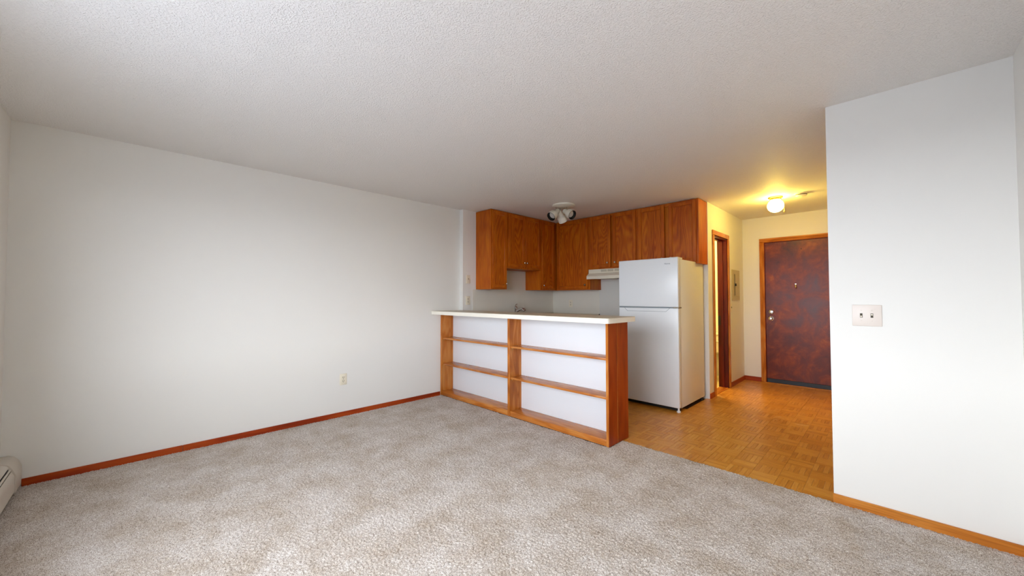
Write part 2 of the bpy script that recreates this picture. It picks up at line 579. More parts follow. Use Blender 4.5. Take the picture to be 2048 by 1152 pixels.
def block_mesh():
    bm = bmesh.new()
    g, ch, zt = 0.0005, 0.0012, 0.0
    for k in range(NF):
        a, b = k * fw + g, (k + 1) * fw - g
        c, d = g, BLK - g
        lo = [bm.verts.new(p) for p in ((a, c, -0.008), (b, c, -0.008), (b, d, -0.008), (a, d, -0.008))]
        m1 = [bm.verts.new(p) for p in ((a, c, zt - ch * 0.6), (b, c, zt - ch * 0.6), (b, d, zt - ch * 0.6), (a, d, zt - ch * 0.6))]
        hi = [bm.verts.new(p) for p in ((a + ch, c + ch, zt), (b - ch, c + ch, zt), (b - ch, d - ch, zt), (a + ch, d - ch, zt))]
        bm.faces.new(hi)
        for i in range(4):
            j = (i + 1) % 4
            bm.faces.new((m1[i], m1[j], hi[j], hi[i]))
            bm.faces.new((lo[i], lo[j], m1[j], m1[i]))
    me = bpy.data.meshes.new('parquet_block')
    bm.to_mesh(me)
    bm.free()
    me.materials.append(MAT['parquet'])
    return me


pb = block_mesh()
GX, GY = -0.425, 3.052
rest = []


def put_block(i, j, rot):
    x, y = GX + i * BLK, GY + j * BLK
    o = bpy.data.objects.new('parquet_block', pb)
    if rot:
        o.rotation_euler = (0, 0, math.radians(90))
        o.location = (x + BLK, y, -0.003 + random.uniform(-.0004, .0004))
    else:
        o.location = (x, y, -0.003 + random.uniform(-.0004, .0004))
    C.objects.link(o)
    o.parent = floor


for j in range(0, 24):
    for i in range(-20, 2):
        x0_, y0_ = GX + i * BLK, GY + j * BLK
        if x0_ + BLK < XH - 0.13:                      # kitchen side
            if y0_ < 3.16 or y0_ > 4.40 or x0_ < -3.40:
                continue
            if x0_ < -2.65:
                rest.append((i, j))
                continue
        elif x0_ < XH and y0_ > 5.0 and not (DY0 - .1 < y0_ < DY1):
            if x0_ + BLK < XH:
                continue
        if x0_ + BLK / 2 < XH - 0.02 and y0_ > 4.30:
            continue
        put_block(i, j, (i + j) % 2 == 0)


def rest_build(bm):
    for i, j in rest:
        x, y = GX + i * BLK, GY + j * BLK
        for k in range(NF):
            if (i + j) % 2 == 0:
                box(bm, x, x + BLK, y + k * fw + .0006, y + (k + 1) * fw - .0006, -0.011, -0.003)
            else:
                box(bm, x + k * fw + .0006, x + (k + 1) * fw - .0006, y, y + BLK, -0.011, -0.003)


o = obj('parquet_blocks_behind_counter', rest_build, 'parquet', floor)
o['kind'] = 'stuff'
# scuffed ring on the hall floor
def ring_arc(bm, a0, a1, cx, cy, rx, ry):
    pts = [(cx + rx * math.cos(a), cy + ry * math.sin(a), -0.0025) for a in np.linspace(math.radians(a0), math.radians(a1), 18)]
    tube(bm, pts, 0.0022, 5)
sc = obj('scuff_mark', lambda bm: (ring_arc(bm, 120, 235, -0.77, 4.73, 0.11, 0.09), ring_arc(bm, 260, 385, -0.67, 4.72, 0.09, 0.075)),
         plain('pale_scuff', srgb(226, 176, 110), 0.6, vary=0.1), floor)

# ------------------------------------------------------------------ baseboards
BBH = 0.047
struct('baseboard_left', [(XL, XL + 0.011, YW + 0.09, 0.31, -0.02, BBH, 0.002), (XL, XL + 0.011, 0.312, 2.81, -0.02, BBH, 0.002)], 'red_y',
       'thin red-brown baseboard along the left wall', 'baseboard')
struct('baseboard_right_front', [(XP - 0.004, XQ, YP - 0.012, YP, -0.02, 0.05, 0.002)], 'honey_base', 'thin honey-coloured baseboard under the light switch wall', 'baseboard')
struct('baseboard_right', [(XQ - 0.012, XQ, YW, YP - 0.012, -0.02, 0.05, 0.002)], 'honey_base', 'honey-coloured baseboard along the right wall', 'baseboard')
struct('baseboard_hall_left', [(XH, XH + 0.012, 5.055, DY0 - 0.062, -0.012, 0.06, 0.002), (XH, XH + 0.012, DY1 + 0.062, YD, -0.012, 0.06, 0.002)], 'red_y',
       'dark red baseboard either side of the bathroom doorway', 'baseboard')
struct('baseboard_entry', [(XH + 0.012, EX0 - 0.066, YD - 0.012, YD, -0.012, 0.06, 0.002)], 'red_x', 'short brown baseboard left of the entry door', 'baseboard')

# ------------------------------------------------------------------ entry door
d1 = thing('door_1', 'dark reddish-brown flat entry door with silver deadbolt at hall end', 'door', ((EX0 + EX1) / 2, YD, 0), kind='structure')
slab = obj('door_slab', [(EX0, EX1, YD + 0.02, YD + 0.062, 0.012, EZ, 0.002)], 'entry', d1)
obj('jamb', [(EX0 - 0.02, EX0 - 0.003, YD, YD + T, -0.01, EZ + 0.02), (EX1 + 0.003, EX1 + 0.02, YD, YD + T, -0.01, EZ + 0.02), (EX0 - 0.003, EX1 + 0.003, YD, YD + T, EZ + 0.003, EZ + 0.02)], 'red_z', d1)


def casing_profile(w):
    return [(0, 0), (0, -0.010), (w * 0.25, -0.016), (w * 0.55, -0.013), (w * 0.72, -0.019), (w, -0.017), (w, 0)]


CW = 0.058


def casing_v(bm, xin, sgn):
    # xin = inner edge next to the opening; runs outward by CW
    pts = [(xin + sgn * a, YD + b) for a, b in [(0, 0), (0, -0.008), (CW * .2, -0.014), (CW * .5, -0.010), (CW * .7, -0.018), (CW, -0.016), (CW, 0)]]
    prism(bm, pts, 'z', -0.012, EZ + 0.006 + CW * 0.0)


obj('casing', lambda bm: casing_v(bm, EX0 - 0.006, -1), 'shelf_z', d1)
obj('casing', lambda bm: casing_v(bm, EX1 + 0.006, 1), 'shelf_z', d1)
obj('casing', lambda bm: prism(bm, [(YD + b, EZ + 0.006 + a) for a, b in [(0, 0), (0, -0.008), (CW * .2, -0.014), (CW * .5, -0.010), (CW * .7, -0.018), (CW, -0.016), (CW, 0)]], 'x', EX0 - 0.006 - CW, EX1 + 0.006 + CW), 'shelf_x', d1)
obj('light_leak_backing', [(EX0 - 0.02, EX1 + 0.02, YD + 0.066, YD + 0.10, -0.012, EZ + 0.02)], 'dark', d1)  # unseen backing added to stop outside light leaking in round the slab
obj('door_sweep', [(EX0 + 0.004, EX1 - 0.004, YD + 0.004, YD + 0.021, 0.003, 0.058, 0.003)], 'sweep', d1)
obj('threshold', [(EX0, EX1, YD - 0.01, YD + T, -0.012, 0.002, 0.002)], 'shelf_x', d1)


def bolt(bm):
    lathe(bm, [(0.033, 0), (0.034, 0.006), (0.028, 0.014), (0.016, 0.017), (0, 0.018)], (-1.243, YD + 0.02, 1.034), (0, -1, 0), 24)
    box(bm, -1.249, -1.237, YD - 0.014, YD + 0.006, 1.018, 1.050, 0.002)


def knob(bm):
    lathe(bm, [(0.034, 0), (0.034, 0.006), (0.014, 0.012), (0.013, 0.034), (0.026, 0.042), (0.030, 0.056), (0.024, 0.068), (0.010, 0.072), (0, 0.072)],
          (-1.244, YD + 0.02, 0.936), (0, -1, 0), 24)


b_ = obj('deadbolt', bolt, 'chrome', d1)
k_ = obj('door_knob', knob, 'chrome', d1)
obj('coat_hook', lambda bm: (tube(bm, [(-0.945, YD + 0.02, 1.425), (-0.945, YD + 0.006, 1.42), (-0.942, YD - 0.002, 1.40), (-0.938, YD - 0.010, 1.375), (-0.936, YD - 0.020, 1.385)], [0.008, 0.009, 0.008, 0.007, 0.006], 8),
                               box(bm, -0.953, -0.937, YD + 0.017, YD + 0.021, 1.39, 1.44, 0.001)), 'nickel', d1)
obj('door_viewer', lambda bm: lathe(bm, [(0.007, 0), (0.007, 0.003), (0, 0.004)], (-0.873, YD + 0.02, 1.929), (0, -1, 0), 12), 'dark', d1)

# ------------------------------------------------------------------ bathroom doorway
d2 = thing('door_2', 'narrow dark red bathroom doorway standing open beside the refrigerator', 'doorway', (XH, (DY0 + DY1) / 2, 0), kind='structure')
JX0, JX1 = XH - T - 0.012, XH + 0.001
obj('jamb', [(JX0, JX1, DY0 - 0.0, DY0 + 0.018, -0.012, DZ)], 'jamb_z', d2)
obj('jamb', [(JX0, JX1, DY1 - 0.018, DY1, -0.012, DZ)], 'jamb_z', d2)
obj('head_jamb', [(JX0, JX1, DY0 + 0.018, DY1 - 0.018, DZ - 0.018, DZ)], 'jamb_z', d2)
obj('door_stop', [(XH - 0.085, XH - 0.05, DY1 - 0.03, DY1 - 0.018, -0.012, DZ - 0.018), (XH - 0.085, XH - 0.05, DY0 + 0.018, DY0 + 0.03, -0.012, DZ - 0.018), (XH - 0.085, XH - 0.05, DY0 + 0.03, DY1 - 0.03, DZ - 0.03, DZ - 0.018)], 'jamb_z', d2)
for ya, yb_ in ((DY0 - 0.058, DY0 + 0.004), (DY1 - 0.004, DY1 + 0.058)):
    obj('casing', [(XH + 0.001, XH + 0.016, ya, yb_, -0.012, DZ - 0.003, 0.004)], 'shelf_z', d2)
obj('casing', [(XH + 0.001, XH + 0.016, DY0 - 0.058, DY1 + 0.058, DZ - 0.003, DZ + 0.057, 0.004)], 'shelf_y', d2)
obj('strike_plate', [(XH - 0.118, XH - 0.085, DY1 - 0.026, DY1 - 0.017, 0.86, 0.99, 0.002)], 'dark', d2)
obj('threshold', [(XH - T, XH, DY0 + .018, DY1 - .018, -0.012, 0.003, 0.001)], 'shelf_y', d2)
struct('floor_bathroom', [(-3.0, XH - T, YB + T, YD, -0.012, 0.0)], 'bath_tile', 'pale tiled bathroom floor glimpsed through the doorway', 'floor')
bl = bpy.data.lights.new('bathroom_bulb', 'POINT')
bl.energy = 30
bl.color = (1.0, 0.70, 0.20)
bl.shadow_soft_size = 0.08
blo = bpy.data.objects.new('bathroom_bulb', bl)
blo.location = (-2.3, 5.75, 2.1)
C.objects.link(blo)

# toilet seen through the doorway
tl = thing('toilet', 'white toilet tank glimpsed inside the yellow-lit bathroom', 'toilet', (-2.10, 6.42, 0))
obj('tank', [(-2.33, -1.87, 6.42, 6.61, 0.38, 0.66, 0.025, 3)], 'ceramic', tl)
obj('tank_lid', [(-2.345, -1.855, 6.405, 6.622, 0.66, 0.695, 0.012, 2)], 'ceramic', tl)
obj('flush_lever', lambda bm: tube(bm, [(-1.93, 6.42, 0.57), (-1.93, 6.395, 0.57), (-1.90, 6.39, 0.567), (-1.87, 6.39, 0.56)], [0.012, 0.01, 0.007, 0.007], 8), 'chrome', tl)


def bowl(bm):
    prof = [(0.11, 0.0), (0.12, 0.03), (0.10, 0.12), (0.12, 0.24), (0.18, 0.36), (0.185, 0.39), (0.15, 0.39), (0.12, 0.30), (0, 0.26)]
    lathe(bm, prof, (-2.10, 6.16, 0), (0, 0, 1), 24)
    for v in bm.verts:
        v.co.y = 6.16 + (v.co.y - 6.16) * 1.35


obj('bowl', bowl, 'ceramic', tl)

# ------------------------------------------------------------------ breaker panel and hall switch
bp_ = thing('breaker_panel', 'tan metal breaker panel on the hall wall beside the bathroom doorway', 'breaker panel', (XH, 6.205, 1.2))
obj('panel_frame', [(XH, XH + 0.012, 6.02, 6.39, 1.203, 1.645, 0.004)], 'panel', bp_)
pdoor = obj('panel_door', [(XH + 0.012, XH + 0.018, 6.10, 6.345, 1.262, 1.59, 0.002)], 'panel', bp_)
obj('door_slot', [(XH + 0.0175, XH + 0.0195, 6.105, 6.128, 1.275, 1.58)], 'dark', pdoor)
obj('latch', [(XH + 0.018, XH + 0.030, 6.108, 6.165, 1.41, 1.447, 0.002)], 'dark', pdoor)


def plate_x(name, label, x, y, z, w, h, group=None, toggles=1, mat='ivory', d=1):
    """switch plate on a wall facing +x"""
    t = thing(name, label, 'light switch', (x, y, z), group)
    obj('cover_plate', [(x, x + 0.006, y - w / 2, y + w / 2, z - h / 2, z + h / 2, 0.003, 2)], mat, t)
    obj('toggle', [(x + 0.006, x + 0.016, y - 0.005, y + 0.005, z - 0.004, z + 0.016, 0.002)], 'toggle', t)
    return t


plate_x('light_switch', 'small ivory switch tight against the bathroom doorway trim', XH, 5.965, 1.10, 0.07, 0.115)
plate_x('light_switch', 'single switch on the kitchen side wall left of the upper cabinets', XK, 3.212, 1.497, 0.07, 0.115, mat='ivory')


def outlet(label, loc, axis, mat='ivory'):
    x, y, z = loc
    t = thing('wall_outlet', label, 'outlet', loc)
    w, h, d = 0.074, 0.118, 0.006

    def bx(a0, a1, d0, d1, z0, z1, bev=0, seg=1):
        if axis == '+x':
            return (x + d0, x + d1, y + a0, y + a1, z + z0, z + z1, bev, seg)
        return (x + a0, x + a1, y - d1, y - d0, z + z0, z + z1, bev, seg)
    obj('cover_plate', [bx(-w / 2, w / 2, 0, d, -h / 2, h / 2, 0.003, 2)], mat, t)
    for s in (-1, 1):
        r = obj('receptacle', [bx(-0.017, 0.017, d, d + 0.002, s * 0.0195 - 0.014, s * 0.0195 + 0.014, 0.0008)], mat, t)
        obj('slots', [bx(-0.009, -0.005, d + 0.0018, d + 0.0026, s * 0.0195 - 0.003, s * 0.0195 + 0.009),
                      bx(0.005, 0.009, d + 0.0018, d + 0.0026, s * 0.0195 - 0.003, s * 0.0195 + 0.009),
                      bx(-0.003, 0.003, d + 0.0018, d + 0.0026, s * 0.0195 - 0.011, s * 0.0195 - 0.006)], 'slot', r)
    obj('screw', [bx(-0.0025, 0.0025, d, d + 0.0015, -0.0025, 0.0025, 0.0005)], 'nickel', t)
    return t


outlet('ivory duplex outlet low on the long left wall', (XL, 1.593, 0.386), '+x')
outlet('ivory duplex outlet just above the bar counter on the side wall', (XK, 3.211, 1.211), '+x')
outlet('ivory outlet on the kitchen back wall under the corner cabinet', (-3.682, YB - 0.004, 1.15), '-y')

# double switch on the near right wall
sw = thing('double_light_switch', 'wide pale plate with two toggles on the near right wall', 'light switch', (-0.099, YP, 1.14))
obj('cover_plate', [(-0.163, -0.035, YP - 0.007, YP, 1.078, 1.203, 0.003, 2)], 'switch_plate', sw)
for xx, up in ((-0.123, -1), (-0.077, 1)):
    sl = obj('toggle_slot', [(xx - 0.0055, xx + 0.0055, YP - 0.0085, YP - 0.006, 1.128, 1.153)], 'slot', sw)
    obj('toggle', [(xx - 0.004, xx + 0.004, YP - 0.017, YP - 0.008, 1.1405 + (0.001 if up > 0 else -0.010), 1.1405 + (0.010 if up > 0 else -0.001), 0.001)], 'ivory', sl)
    for zz in (1.11, 1.171):
        obj('screw', lambda bm: lathe(bm, [(0.003, 0), (0.002, 0.0012), (0, 0.0013)], (xx, YP - 0.007, zz), (0, -1, 0), 8), 'switch_plate', sw)

# ------------------------------------------------------------------ peninsula: half wall, bookcase, bar top
XE, YS, YHW, YHB = -1.675, 2.819, 3.0, 3.142
struct('wall_half', [(XK, XE - 0.02, YHW, YHB, -0.02, 1.036), (XL, XK, YHW, YJ, -0.02, 1.036)], 'half_wall', 'white half wall behind the bookcase shelves', 'wall')
bk = thing('bookcase', 'built-in honey wood bookcase with open shelves under the bar counter', 'bookcase', (-2.9, YS, 0))
SD = 2.962
XD0, XD1 = -2.884, -2.849
obj('side_panel', [(XL + 0.002, XL + 0.030, YS, SD, 0.002, 1.036, 0.0015)], 'shelf_z', bk)
obj('filler_strip', [(XL + 0.002, XL + 0.027, SD, YHW, 0.002, 1.036, 0.0015)], 'shelf_z', bk)
obj('divider', [(XD0, XD1, YS, SD, 0.002, 1.036, 0.0015)], 'shelf_z', bk)
obj('filler_strip', [(XD0 + 0.002, XD1 - 0.003, SD, YHW, 0.002, 1.036, 0.0015)], 'shelf_z', bk)
obj('side_panel', [(XE - 0.026, XE, YS, SD, 0.002, 1.036, 0.0015)], 'red_z', bk)
e_ = obj('edge_strip', [(XE - 0.025, XE - 0.001, YS - 0.003, YS, 0.002, 1.036, 0.0008)], 'shelf_z', bk)
obj('seam_strip', [(XE - 0.02, XE + 0.0015, SD - 0.0005, SD + 0.0022, 0.002, 1.036)], 'shelf_z', bk)
obj('end_panel', [(XE - 0.02, XE + 0.001, SD + 0.002, YHB + 0.004, 0.002, 1.036, 0.0015)], 'red_z', bk)


def shelf(x0, x1, z1, th, yf):
    def b(bm):
        box(bm, x0, x1, yf, YHW, max(z1 - th, 0.002), z1, 0.003, 2)
    return b


for (a, b2) in ((XL + 0.030, XD0), (XD1, XE - 0.026)):
    for zz in (0.737, 0.409):
        sh = obj('shelf', shelf(a, b2, zz, 0.020, YS + 0.010), 'shelf_x', bk)
        for xs_, s_ in ((a, 1), (b2, -1)):
            obj('shelf_pin', lambda bm: lathe(bm, [(0.006, 0), (0.006, 0.012), (0, 0.013)], (xs_, YS + 0.03, zz - 0.026), (s_, 0, 0), 8), 'brass', sh)
    obj('bottom_shelf', shelf(a, b2, 0.056, 0.056, YS + 0.004), 'shelf_x', bk)

bar = thing('bar_countertop', 'almond laminate bar counter with white front edge above the bookcase', 'countertop', (-2.9, 2.9, 1.036))


def bar_outline(x1=-1.60, inset=0.0):
    y0, y1, x0 = 2.683 + inset, 3.146 - inset, XL + 0.002
    r = 0.035
    x1 = x1 - inset
    pts = [(x0, y0)]
    pts += [(x1 - r + r * math.sin(a), y0 + r - r * math.cos(a)) for a in np.linspace(0, math.pi / 2, 7)]
    pts += [(x1, y1), (XK + 0.002, y1), (XK + 0.002, YJ - 0.003), (x0, YJ - 0.003)]
    return pts


obj('edge_band', lambda bm: prism(bm, bar_outline(), 'z', 1.037, 1.077), 'laminate_edge', bar)
obj('laminate_top', lambda bm: prism(bm, bar_outline(inset=0.0005), 'z', 1.077, 1.0805), 'laminate_top', bar)

# ------------------------------------------------------------------ kitchen worktop, splash, sink tap
ZB_ = 1.36
kw = thing('kitchen_worktop', 'low kitchen worktop run hidden behind the bar counter', 'worktop', (-3.75, 4.4, 0))
obj('worktop', lambda bm: prism(bm, [(XK + .021, 3.165), (-3.42, 3.165), (-3.42, 4.42), (-3.15, 4.42), (-3.15, YB - .028), (XK + .021, YB - .028)], 'z', 0.872, 0.91), 'laminate_top', kw)
obj('base_units', lambda bm: prism(bm, [(XK + .021, 3.17), (-3.46, 3.17), (-3.46, 4.46), (-3.155, 4.46), (-3.155, YB - .028), (XK + .021, YB - .028)], 'z', -0.012, 0.872), 'oak_z', kw)
obj('upstand', [(XK + .001, XK + 0.019, 3.30, YB - .001, 0.91, 1.0, 0.003)], 'laminate_top', wall_kl)
obj('upstand', [(XK + 0.02, -3.147, YB - 0.024, YB - .001, 0.91, 0.995, 0.003)], 'laminate_top', wall_bk)
obj('upstand_end_cap', [(-3.147, -3.141, YB - 0.026, YB - .001, 0.90, 0.998, 0.001)], 'slot', wall_bk)
obj('splash_panel', [(XK, XK + 0.005, 3.295, YB - 0.005, 1.0, ZB_), (XK, XK + 0.005, 3.646, 4.356, ZB_, 1.65)], 'splash', wall_kl)
obj('splash_panel', [(XK + 0.005, -3.147, YB - 0.005, YB, 0.99, ZB_)], 'splash', wall_bk)
obj('splash_panel', [(-3.146, -2.30, YB - 0.006, YB, 0.60, 1.50)], 'splash2', wall_bk)
obj('sink', [(-3.96, -3.50, 3.68, 4.30, 0.905, 0.916, 0.004)], 'nickel', kw)

tp = thing('sink_faucet', 'chrome lever faucet at the sink peeking above the bar counter', 'faucet', (-3.93, 4.02, 0.916))
obj('base', lambda bm: lathe(bm, [(0.03, 0), (0.03, 0.01), (0.024, 0.02), (0.023, 0.16), (0.026, 0.17), (0.026, 0.19), (0.016, 0.20), (0, 0.202)], (-3.93, 4.02, 0.914), (0, 0, 1), 18), 'chrome', tp)
obj('lever', lambda bm: tube(bm, [(-3.93, 4.015, 1.09), (-3.935, 4.012, 1.115), (-3.935, 4.022, 1.138), (-3.93, 4.045, 1.155)], [0.016, 0.013, 0.010, 0.007], 10), 'chrome', tp)
obj('spout', lambda bm: tube(bm, [(-3.93, 4.02, 1.03), (-3.905, 4.03, 1.05), (-3.87, 4.04, 1.072), (-3.83, 4.046, 1.082), (-3.80, 4.048, 1.078), (-3.785, 4.048, 1.055)], [0.016, 0.017, 0.018, 0.021, 0.023, 0.022], 12), 'chrome', tp)

# ------------------------------------------------------------------ wall cabinets
ZT = 2.432
XC = -3.737        # face-frame plane of left-wall cabinets
YC = 4.745         # face-frame plane of back-wall cabinets
DT = 0.019


def cab_door(parent, face, a0, a1, z0, z1, knob_at=None, fr=0.042):
    """overlay door: frame of stiles and rails, recessed veneer panel with bead, knob.
    face 'x': door faces +x on plane XC, a = y; face 'y': faces -y on plane YC, a = x"""
    def bx(p0, p1, d0, d1, q0, q1, bev=0.0):
        if face == 'x':
            return (XC + d0, XC + d1, p0, p1, q0, q1, bev)
        return (p0, p1, YC - d1, YC - d0, q0, q1, bev)
    dr = obj('door', [bx(a0, a0 + fr, 0.001, DT, z0, z1, 0.003), bx(a1 - fr, a1, 0.001, DT, z0, z1, 0.003),
                      bx(a0 + fr, a1 - fr, 0.001, DT, z0, z0 + fr, 0.003), bx(a0 + fr, a1 - fr, 0.001, DT, z1 - fr, z1, 0.003)], 'oak_z', parent)
    obj('panel', [bx(a0 + fr - .004, a1 - fr + .004, 0.002, DT - 0.009, z0 + fr - .004, z1 - fr + .004)], 'oak_panel', dr)
    b = 0.007
    obj('bead', [bx(a0 + fr, a0 + fr + b, 0.004, DT - 0.001, z0 + fr, z1 - fr, 0.002), bx(a1 - fr - b, a1 - fr, 0.004, DT - 0.001, z0 + fr, z1 - fr, 0.002),
                 bx(a0 + fr + b, a1 - fr - b, 0.004, DT - 0.001, z0 + fr, z0 + fr + b, 0.002), bx(a0 + fr + b, a1 - fr - b, 0.004, DT - 0.001, z1 - fr - b, z1 - fr, 0.002)], 'oak_z', dr)
    if knob_at:
        ka, kz = knob_at
        org = (XC + DT, ka, kz) if face == 'x' else (ka, YC - DT, kz)
        ax = (1, 0, 0) if face == 'x' else (0, -1, 0)
        obj('knob', lambda bm: lathe(bm, [(0.006, 0), (0.005, 0.008), (0.012, 0.014), (0.0145, 0.020), (0.011, 0.025), (0, 0.027)], org, ax, 14), 'nickel', dr)
    return dr


def cabinet(label, face, a0, a1, z0, doors, back=None, frame_a1=None):
    if face == 'x':
        t = thing('wall_cabinet', label, 'cabinet', (XK, (a0 + a1) / 2, z0), 'oak kitchen wall cabinets')
        bk_ = back if back is not None else a1
        obj('body', [(XK + 0.001, XC - 0.019, a0, bk_, z0, ZT)], 'oak_z', t)
        fa1 = frame_a1 or a1
        obj('face_frame', [(XC - 0.019, XC, a0, a0 + 0.03, z0, ZT, 0.001), (XC - 0.019, XC, fa1 - 0.03, fa1, z0, ZT, 0.001),
                           (XC - 0.019, XC, a0 + .03, fa1 - .03, z0, z0 + 0.035, 0.001), (XC - 0.019, XC, a0 + .03, fa1 - .03, ZT - 0.035, ZT, 0.001)], 'oak_z', t)
    else:
        t = thing('wall_cabinet', label, 'cabinet', ((a0 + a1) / 2, YB, z0), 'oak kitchen wall cabinets')
        obj('body', [(a0, a1, YC + 0.019, YB - 0.007, z0, ZT)], 'oak_z', t)
        obj('face_frame', [(a0, a0 + 0.03, YC, YC + 0.019, z0, ZT, 0.001), (a1 - 0.03, a1, YC, YC + 0.019, z0, ZT, 0.001),
                           (a0 + .03, a1 - .03, YC, YC + 0.019, z0, z0 + 0.035, 0.001), (a0 + .03, a1 - .03, YC, YC + 0.019, ZT - 0.035, ZT, 0.001)], 'oak_z', t)
    for d in doors:
        cab_door(t, face, *d)
    return t


ZB, ZM = 1.362, 1.655
DTOP = ZT - 0.018
cabinet('tall narrow oak cabinet at the left end of the wall cabinets', 'x', 3.353, 3.643, ZB, [(3.368, 3.628, ZB + 0.016, DTOP, (3.610, ZB + 0.075))])
cabinet('short two-door oak cabinet above the sink faucet', 'x', 3.644, 4.358, ZM, [(3.662, 3.998, ZM + 0.02, DTOP, (3.976, ZM + 0.09)), (4.004, 4.340, ZM + 0.02, DTOP, (4.028, ZM + 0.09))])
cabinet('narrow oak corner cabinet on the sink wall with knob low left', 'x', 4.359, 4.74, ZB, [(4.378, 4.665, ZB + 0.016, DTOP, (4.400, ZB + 0.07))], back=YB - 0.007, frame_a1=4.728)
cabinet('tall single-door oak cabinet in the corner left of the hood', 'y', XC + 0.001, -3.117, ZB, [(-3.712, -3.140, ZB + 0.016, DTOP, (-3.185, ZB + 0.075))])
cabinet('two-door oak cabinet directly above the range hood', 'y', -3.116, -2.371, ZM, [(-3.098, -2.768, ZM + 0.018, DTOP, (-2.812, ZM + 0.085)), (-2.728, -2.388, ZM + 0.018, DTOP, (-2.692, ZM + 0.085))])
cabinet('two-door oak cabinet above the refrigerator', 'y', -2.370, XH - 0.003, ZM, [(-2.352, -2.002, ZM + 0.018, DTOP, (-2.03, ZM + 0.085)), (-1.948, -1.622, ZM + 0.018, DTOP, (-1.92, ZM + 0.085))])

# ------------------------------------------------------------------ range hood
hd = thing('range_hood', 'almond under-cabinet range hood between corner cabinet and refrigerator', 'range hood', (-2.745, 4.85, 1.5))
HX0, HX1 = -3.112, -2.372
YH = 4.705
obj('hood_body', lambda bm: prism(bm, [(YB - .01, 1.653), (YH, 1.653), (YH, 1.598), (YH - 0.055, 1.556), (YH - 0.055, 1.512), (YH - 0.045, 1.512), (YH - 0.045, 1.525), (YB - .01, 1.525)], 'x', HX0, HX1), 'hood', hd)
for k in range(3):
    xv = -2.905 + k * 0.106
    g = obj('vent_grille', [(xv, xv + 0.09, YH - 0.002, YH + 0.002, 1.614, 1.645)], 'hood_vent', hd)
    obj('louver', [(xv, xv + 0.09, YH - 0.004, YH - 0.0015, 1.616 + q * 0.0075, 1.619 + q * 0.0075) for q in range(4)], 'hood', g)
obj('hood_lamp', [(-2.70, -2.50, 4.78, 4.90, 1.516, 1.526, 0.003)], 'dark', hd)
obj('switch_knob', lambda bm: lathe(bm, [(0.008, 0), (0.008, 0.012), (0, 0.013)], (-2.545, YH - 0.03, 1.524), (0, 0, -1), 10), 'dark', hd)

# ------------------------------------------------------------------ refrigerator
fx0, fx1, fy, fyb, fz = -2.340, -1.630, 4.190, 4.985, 1.690
fr = thing('refrigerator', 'white top-freezer refrigerator with flush doors', 'refrigerator', ((fx0 + fx1) / 2, 4.6, 0))
obj('body', [(fx0 + 0.004, fx1 - 0.004, fy + 0.075, fyb, 0.035, 1.672, 0.006, 2)], 'fridge_side', fr)
ZS = 1.137
fd = obj('freezer_door', [(fx0, fx1, fy, fy + 0.066, ZS + 0.005, fz, 0.008, 3)], 'fridge', fr)
ld = obj('fridge_door', [(fx0, fx1, fy, fy + 0.066, 0.045, ZS - 0.009, 0.008, 3)], 'fridge', fr)
obj('door_gasket', [(fx0 + 0.012, fx1 - 0.012, fy + 0.064, fy + 0.078, 0.06, 1.665)], 'grey_gasket', fr)
obj('door_gap_trim', [(fx0 + 0.003, fx1 - 0.002, fy + 0.010, fy + 0.066, ZS - 0.010, ZS + 0.006)], 'grey_gasket', fr)


def groove(bm):
    y0, y1 = fy - 0.0012, fy + 0.003
    xa, xb, xc, xd = fx0 + 0.075, fx0 + 0.112, fx1 - 0.135, fx1 - 0.095
    zt, zb, w = ZS - 0.010, ZS - 0.047, 0.003

    def seg(p, q):
        p, q = Vector((p[0], 0, p[1])), Vector((q[0], 0, q[1]))
        d = (q - p).normalized()
        n = Vector((-d.z, 0, d.x)) * w / 2
        prism(bm, [((p + n).x, (p + n).z), ((q + n).x, (q + n).z), ((q - n).x, (q - n).z), ((p - n).x, (p - n).z)], 'y', y0, y1)
    seg((xa, zt), (xb, zb))
    seg((xb, zb), (xc, zb))
    seg((xc, zb), (xd, zt))


obj('handle_groove', groove, 'grey_gasket', ld)
hc = obj('hinge_cover', [(fx1 - 0.09, fx1 - 0.006, fy + 0.02, fy + 0.15, 1.672, 1.694, 0.006, 2)], 'fridge_side', fr)
obj('middle_hinge', [(fx1 - 0.06, fx1 + 0.003, fy + 0.006, fy + 0.085, ZS - 0.008, ZS + 0.004, 0.002)], 'nickel', fr)
obj('kick_plate', [(fx0 + 0.02, fx1 - 0.02, fy + 0.07, fy + 0.09, 0.0, 0.045)], 'dark', fr)
for xx in (fx0 + 0.04, fx1 - 0.02):
    obj('foot', lambda bm: lathe(bm, [(0.020, -0.003), (0.022, 0.004), (0.020, 0.012), (0.010, 0.016), (0.010, 0.05)], (xx, fy + 0.03, 0), (0, 0, 1), 16), 'fridge', fr)
    obj('foot', lambda bm: lathe(bm, [(0.020, -0.003), (0.020, 0.012), (0.010, 0.04)], (xx, fyb - 0.06, 0), (0, 0, 1), 16), 'dark', fr)
# small grey maker's lettering near the top right corner of the freezer door
fc = bpy.data.curves.new('lettering', 'FONT')
fc.body = 'Hisense'
fc.size = 0.0205
fc.extrude = 0.0006
fto = bpy.data.objects.new('lettering_tmp', fc)
C.objects.link(fto)
dg = bpy.context.evaluated_depsgraph_get()
me = bpy.data.meshes.new_from_object(fto.evaluated_get(dg))
bpy.data.objects.remove(fto)
me.transform(Matrix.Translation(Vector((fx1 - 0.148, fy - 0.0008, 1.617)) - BASE[fr.name]) @ Matrix.Rotation(math.radians(90), 4, 'X'))
me.name = 'lettering'
me.materials.clear()
me.materials.append(MAT['grey_gasket'])
lo = bpy.data.objects.new('lettering', me)
C.objects.link(lo)
lo.parent = fd

